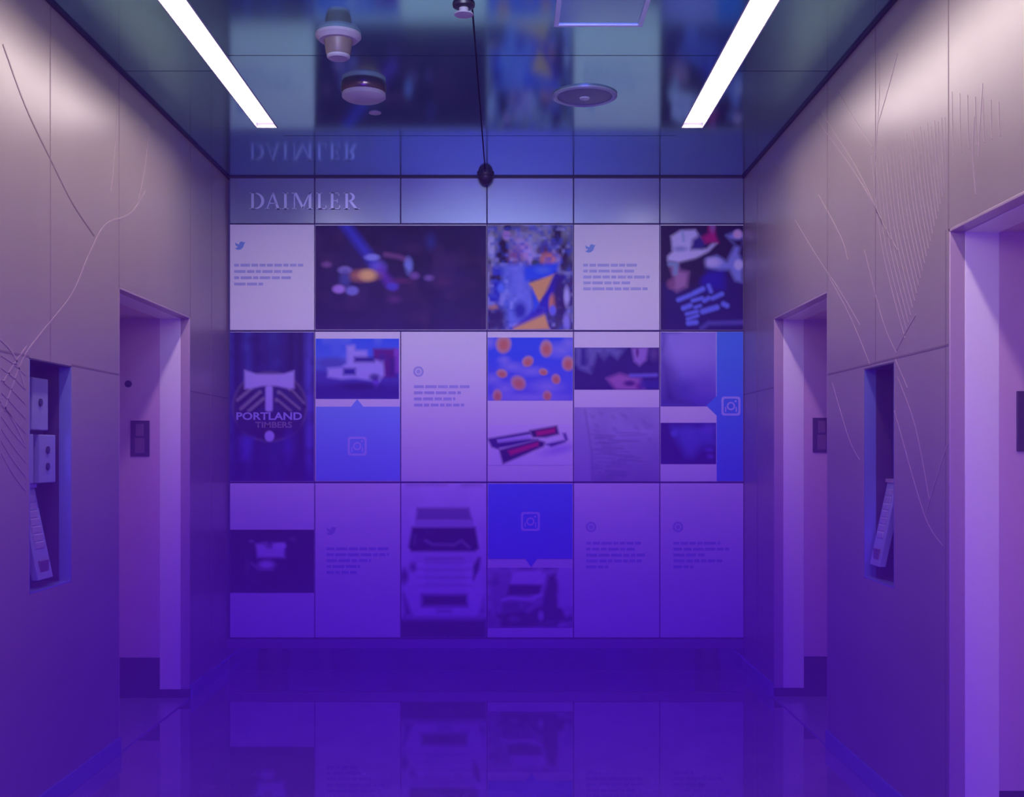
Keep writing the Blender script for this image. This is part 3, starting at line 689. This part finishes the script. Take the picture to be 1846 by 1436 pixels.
r = panel(4, 5, 2, 'panel with a dark gathering picture above a grey rippled sand picture')
c = Canvas(XS[4] + 1.5, 627, XS[5] - 1.5, 702.5, (28, 20, 98), 1.2)
def q(x, y): return (1025 + x / 5.04, 590 + y / 5.04)
c.poly(Q((60, 180), (520, 180), (440, 290), (370, 240), (320, 300), (260, 240), (200, 420), (100, 380), (60, 330)), (105, 110, 165), 5)
c.noise(41, 14, 6, (40, 30, 110), .7, .45).rect(*q(110, 190), *q(150, 350), (36, 36, 120), 4)
c.poly(Q((570, 190), (720, 180), (700, 300), (640, 350), (590, 310)), (160, 125, 195), 4).ell(*q(620, 230), 3, 8, (110, 60, 130), soft=.5).ell(*q(770, 240), 8, 12, (90, 70, 130), soft=.6)
c.poly(Q((340, 465), (460, 420), (560, 450), (650, 460), (690, 570), (430, 570)), (170, 110, 170), 5).ell(*q(550, 510), 10, 5, (80, 30, 110), soft=.5).ell(*q(640, 540), 7, 6, (130, 60, 130), soft=.5)
c.line(Q((560, 440), (790, 435)), 6, (120, 120, 215), 4, .9).rect(*q(640, 480), *q(820, 560), (40, 46, 150), 5, .8)
c.build('printed_photo', r, PF)
c = Canvas(XS[4] + 1.5, 734, XS[5] - 1.5, 867, (130, 118, 205), 1.2)
c.noise(43, 6, 6, (150, 150, 225), .6).vgrad(780, 868, (72, 56, 150), 0, .5)
for k in range(46):
    y = 780 + 88 * (k / 45.0) ** .9; rnd = random.Random(k); x = 1060 + rnd.uniform(-3, 60); 
    c.line([(x, y), (x + rnd.uniform(15, 50), y + rnd.uniform(-3, 4))], 1.6, (84, 66, 170), 3, .55)
for k in range(16):
    rnd = random.Random(90 + k); c.ell(rnd.uniform(1058, 1175), rnd.uniform(740, 800), 5, 3, (96, 84, 185), soft=.8, a=.5, rot=.6)
c.poly([(1034, 740), (1050, 745), (1066, 815), (1068, 870), (1034, 870)], (125, 110, 210), 6, .85).line([(1054, 740), (1066, 815), (1068, 866)], 3, (84, 66, 170), 4, .6)
c.contrast(0.6, 60, 255).build('printed_photo', r, PF)

r = panel(5, 6, 2, 'panel with two cloudy pictures beside a tall bright blue block and camera mark')
c = Canvas(XS[5] + 1.5, 599.5, 1289.5, 732.5, (150, 142, 215), 1.2)
c.vgrad(640, 725, (84, 82, 180), 0, .8).poly(Q((845, 60), (880, 90), (850, 200)), (70, 70, 160), 8).poly(Q((840, 200), (900, 380), (1000, 640), (1180, 700), (840, 712)), (34, 24, 116), 22, .95)
c.ell(*q(1230, 560), 18, 20, (112, 92, 195), soft=.8, a=.7).ell(*q(1050, 560), 16, 14, (60, 66, 165), soft=.9, a=.7).line(Q((850, 45), (1000, 40)), 6, (60, 60, 150), 6, .7).ell(*q(1100, 200), 34, 22, (168, 158, 226), soft=.9, a=.6)
c.poly(Q((1040, 620), (1320, 620), (1320, 690), (1200, 710)), (80, 76, 190), 8, .6)
c.build('printed_photo', r, PF)
c = Canvas(XS[5] + 1.5, 762, 1289.5, 836, (34, 22, 116), 1.2)
c.poly(Q((930, 900), (1330, 880), (1330, 1060), (1200, 1080), (1120, 1170), (1060, 1160), (980, 1020)), (72, 88, 190), 10, .9)
c.ell(*q(1250, 920), 12, 8, (100, 90, 200), soft=.8, a=.8).ell(*q(1150, 890), 14, 5, (40, 44, 150), soft=.8, a=.8).ell(*q(1090, 970), 10, 12, (90, 96, 200), soft=.9, a=.6).ell(*q(955, 960), 6, 6, (80, 96, 200), soft=.6)
c.ell(*q(1270, 1110), 8, 4, (72, 64, 180), soft=.6).ell(*q(1280, 1170), 6, 4, (90, 60, 180), soft=.6)
c.build('printed_photo', r, PF)
flat(r, [(1290.5, 599), (1290.5, 714), (1272, 731), (1290.5, 749), (1290.5, 866.5), (1338, 866.5), (1338, 599)], 'blueprint2', 'blue_block', 0.004)
camicon(r, 1316, 732, 17, FR - 0.004)

# ---------------- row 3
r = panel(0, 1, 3, 'white panel at lower left with a small dark picture of a pale vehicle')
c = Canvas(XS[0] + 1.2, 954, XS[1] - 1.2, 1067, (24, 12, 90), 1.3)
def q(x, y): return (405 + x / 4.788, 860 + y / 4.788)
c.noise(51, 8, 6, (36, 16, 110), .6).poly(Q((275, 570), (370, 560), (400, 600), (420, 560), (530, 560), (525, 690), (290, 690)), (130, 130, 220), 4).poly(Q((330, 560), (420, 560), (410, 610), (380, 610)), (70, 60, 170), 4).ell(*q(490, 590), 9, 5, (150, 150, 232), soft=.5)
c.ell(*q(370, 750), 15, 8, (165, 110, 215), soft=.5).line(Q((240, 740), (300, 790), (420, 790)), 5, (120, 66, 180), 4, .8).ell(*q(240, 550), 5, 3, (120, 70, 160), soft=.6).ell(*q(595, 530), 7, 5, (70, 40, 140), soft=.8).ell(*q(205, 760), 5, 14, (66, 40, 140), soft=.9, a=.7)
c.contrast(0.8).build('printed_photo', r, PF)
r = panel(1, 2, 3, 'white text panel with a small bird, left of the big silver lorry picture')
bird(r, 598, 955, 8.5, 'ink'); words(r, 590, 988, [112, 112, 80, 60, 54], 10.6)

r = panel(2, 3, 3, 'tall picture of a big silver lorry front, middle of the bottom row')
c = Canvas(XS[2] + 1.2, 871.5, XS[3] - 1.2, 1146.5, (150, 140, 220), 1.3)
def q(x, y): return (720 + x / 4.788, 860 + y / 4.788)
c.noise(61, 7, 10, (185, 175, 232), .6, .3).rect(*q(60, 40), *q(420, 70), (104, 90, 190), 5, .7).rect(*q(540, 40), *q(720, 80), (104, 90, 190), 5, .7).vgrad(990, 1100, (96, 88, 200), 0, .5)
c.poly(Q((60, 700), (130, 380), (160, 250), (610, 250), (640, 380), (700, 640), (720, 1230), (40, 1230)), (138, 132, 222), 4)
c.poly(Q((155, 262), (600, 262), (630, 370), (145, 370)), (44, 46, 168), 4).poly(Q((145, 375), (632, 375), (645, 420), (130, 420)), (88, 84, 200), 3)
c.poly(Q((115, 430), (655, 430), (685, 610), (650, 635), (110, 635), (85, 600)), (30, 14, 96), 4)
c.line(Q((230, 545), (290, 575), (470, 580), (540, 545), (600, 600)), 5, (92, 76, 180), 5, .85).line(Q((140, 500), (130, 570)), 5, (70, 50, 150), 5, .8).rect(*q(230, 460), *q(310, 490), (60, 30, 130), 5, .6)
c.poly(Q((120, 660), (660, 660), (640, 960), (150, 960)), (118, 110, 215), 4)
for k in range(9): c.line(Q((230, 700 + 32*k), (570, 700 + 32*k)), 2.6, (92, 84, 196) if k % 2 else (136, 126, 220), 2.5, .8)
c.rect(*q(225, 690), *q(560, 712), (80, 66, 180), 3, .8)
for yy in (755, 825, 895, 965):
    for xx in (180, 600): c.ell(*q(xx, yy), 8, 4, (165, 140, 228), soft=.5)
c.poly(Q((680, 690), (700, 690), (690, 790), (640, 880), (640, 760)), (46, 18, 130), 4).ell(*q(45, 850), 7, 12, (56, 30, 150), soft=.6).ell(*q(120, 770), 6, 8, (90, 50, 160), soft=.7)
c.rect(*q(200, 1010), *q(585, 1105), (30, 12, 100), 6).poly(Q((40, 1000), (110, 1180), (50, 1190)), (48, 30, 150), 6).poly(Q((720, 1010), (730, 1160), (680, 1190)), (48, 30, 150), 6)
c.poly(Q((590, 1000), (700, 930), (740, 980), (690, 1190), (640, 1230)), (150, 134, 226), 6, .8).rect(*q(330, 1130), *q(450, 1165), (72, 60, 180), 5, .7)
c.rect(*q(-10, 1215), *q(760, 1400), (34, 12, 110), 8)
c.contrast(0.8).build('printed_photo', r, PF)

r = panel(3, 4, 3, 'panel with deep blue block and camera mark above a parked box lorry picture')
c = Canvas(XS[3] + 1.5, 1022, XS[4] - 1.5, 1130, (130, 115, 215), 1.3)
c.rect(878, 1022, 960, 1135, (76, 56, 180), 14, .9).noise(71, 10, 8, (50, 28, 150), .7, .45)
c.poly(Q((970, 810), (1220, 800), (1280, 880), (1240, 920), (960, 920)), (142, 124, 222), 4)
c.poly(Q((1280, 840), (1350, 820), (1370, 1100), (1520, 1230), (900, 1290), (840, 1180), (1220, 1100)), (42, 18, 130), 6)
c.poly(Q((950, 925), (1230, 925), (1210, 1010), (930, 1010)), (32, 14, 118), 4).line(Q((890, 1055), (950, 1035), (1120, 1050), (1220, 1010)), 6, (140, 112, 220), 4)
c.rect(*q(890, 1070), *q(1040, 1150), (44, 36, 155), 4).rect(*q(1055, 1070), *q(1130, 1150), (50, 44, 160), 4, .8).line(Q((1110, 1150), (1220, 1060)), 6, (92, 66, 196), 6, .7)
c.poly(Q((1370, 810), (1510, 800), (1510, 1120), (1380, 1110)), (122, 100, 214), 5).ell(*q(820, 1250), 10, 8, (130, 66, 170), soft=.5).ell(*q(990, 1220), 9, 7, (58, 40, 165), soft=.6).ell(*q(1220, 1190), 5, 9, (100, 80, 205), soft=.5).ell(*q(1445, 1150), 6, 10, (100, 80, 205), soft=.6)
c.rect(*q(880, 1250), *q(1360, 1285), (34, 12, 108), 6, .9).poly(Q((760, 1300), (1360, 1290), (1520, 1220), (1520, 1330), (760, 1330)), (118, 70, 180), 5)
c.contrast(0.8).build('printed_photo', r, PF)
flat(r, [(880, 871.5), (880, 1006), (947, 1006), (957.5, 1021), (968, 1006), (1031.5, 1006), (1031.5, 871.5)], 'blueprint2', 'blue_block', 0.004)
camicon(r, 956, 939, 17, FR - 0.004)
r = panel(4, 5, 3, 'white text panel with a round mark, directly right of the box lorry picture')
ring(r, 1065, 949, 9.5); words(r, 1056, 978, [102, 92, 110, 100, 40], 10.6)
r = panel(5, 6, 3, 'white text panel with a round mark, at the lower right corner of the graphic wall')
ring(r, 1221, 949, 9.5); words(r, 1213, 978, [84, 100, 56, 88, 36], 10.6)
# ------------------------------------------------------------------ violet haze added to give the lower corridor its colour cast
hm = bpy.data.materials.new('added_violet_haze'); hm.use_nodes = True
nt = hm.node_tree; nt.nodes.clear()
out = nt.nodes.new('ShaderNodeOutputMaterial'); pv = nt.nodes.new('ShaderNodeVolumePrincipled')
pv.inputs['Color'].default_value = (0.30, 0.06, 0.95, 1)
pv.inputs['Anisotropy'].default_value = 0.2
tc = nt.nodes.new('ShaderNodeTexCoord'); sx = nt.nodes.new('ShaderNodeSeparateXYZ')
mr = nt.nodes.new('ShaderNodeMapRange'); mr.interpolation_type = 'SMOOTHSTEP'
mr.inputs['From Min'].default_value = HTOP; mr.inputs['From Max'].default_value = HLOW
mr.inputs['To Min'].default_value = 0.0; mr.inputs['To Max'].default_value = HAZE
nt.links.new(tc.outputs['Object'], sx.inputs['Vector']); nt.links.new(sx.outputs['Z'], mr.inputs['Value'])
nt.links.new(mr.outputs['Result'], pv.inputs['Density']); va = nt.nodes.new('ShaderNodeVolumeAbsorption'); va.inputs['Color'].default_value = (0.52, 0.08, 1.0, 1)
ad = nt.nodes.new('ShaderNodeAddShader'); ml = nt.nodes.new('ShaderNodeMath'); ml.operation = 'MULTIPLY'; ml.inputs[1].default_value = ABSORB / HAZE
nt.links.new(mr.outputs['Result'], ml.inputs[0]); nt.links.new(ml.outputs[0], va.inputs['Density'])
nt.links.new(pv.outputs['Volume'], ad.inputs[0]); nt.links.new(va.outputs['Volume'], ad.inputs[1]); nt.links.new(ad.outputs[0], out.inputs['Volume'])
o = MB().box(WL + 0.02, WR - 0.02, BACK + 0.02, D - 0.06, 0.01, 2.65).build('added_violet_haze', hm)
tag(o, 'thin violet haze added to tint the lower part of the corridor', 'haze', kind='stuff')
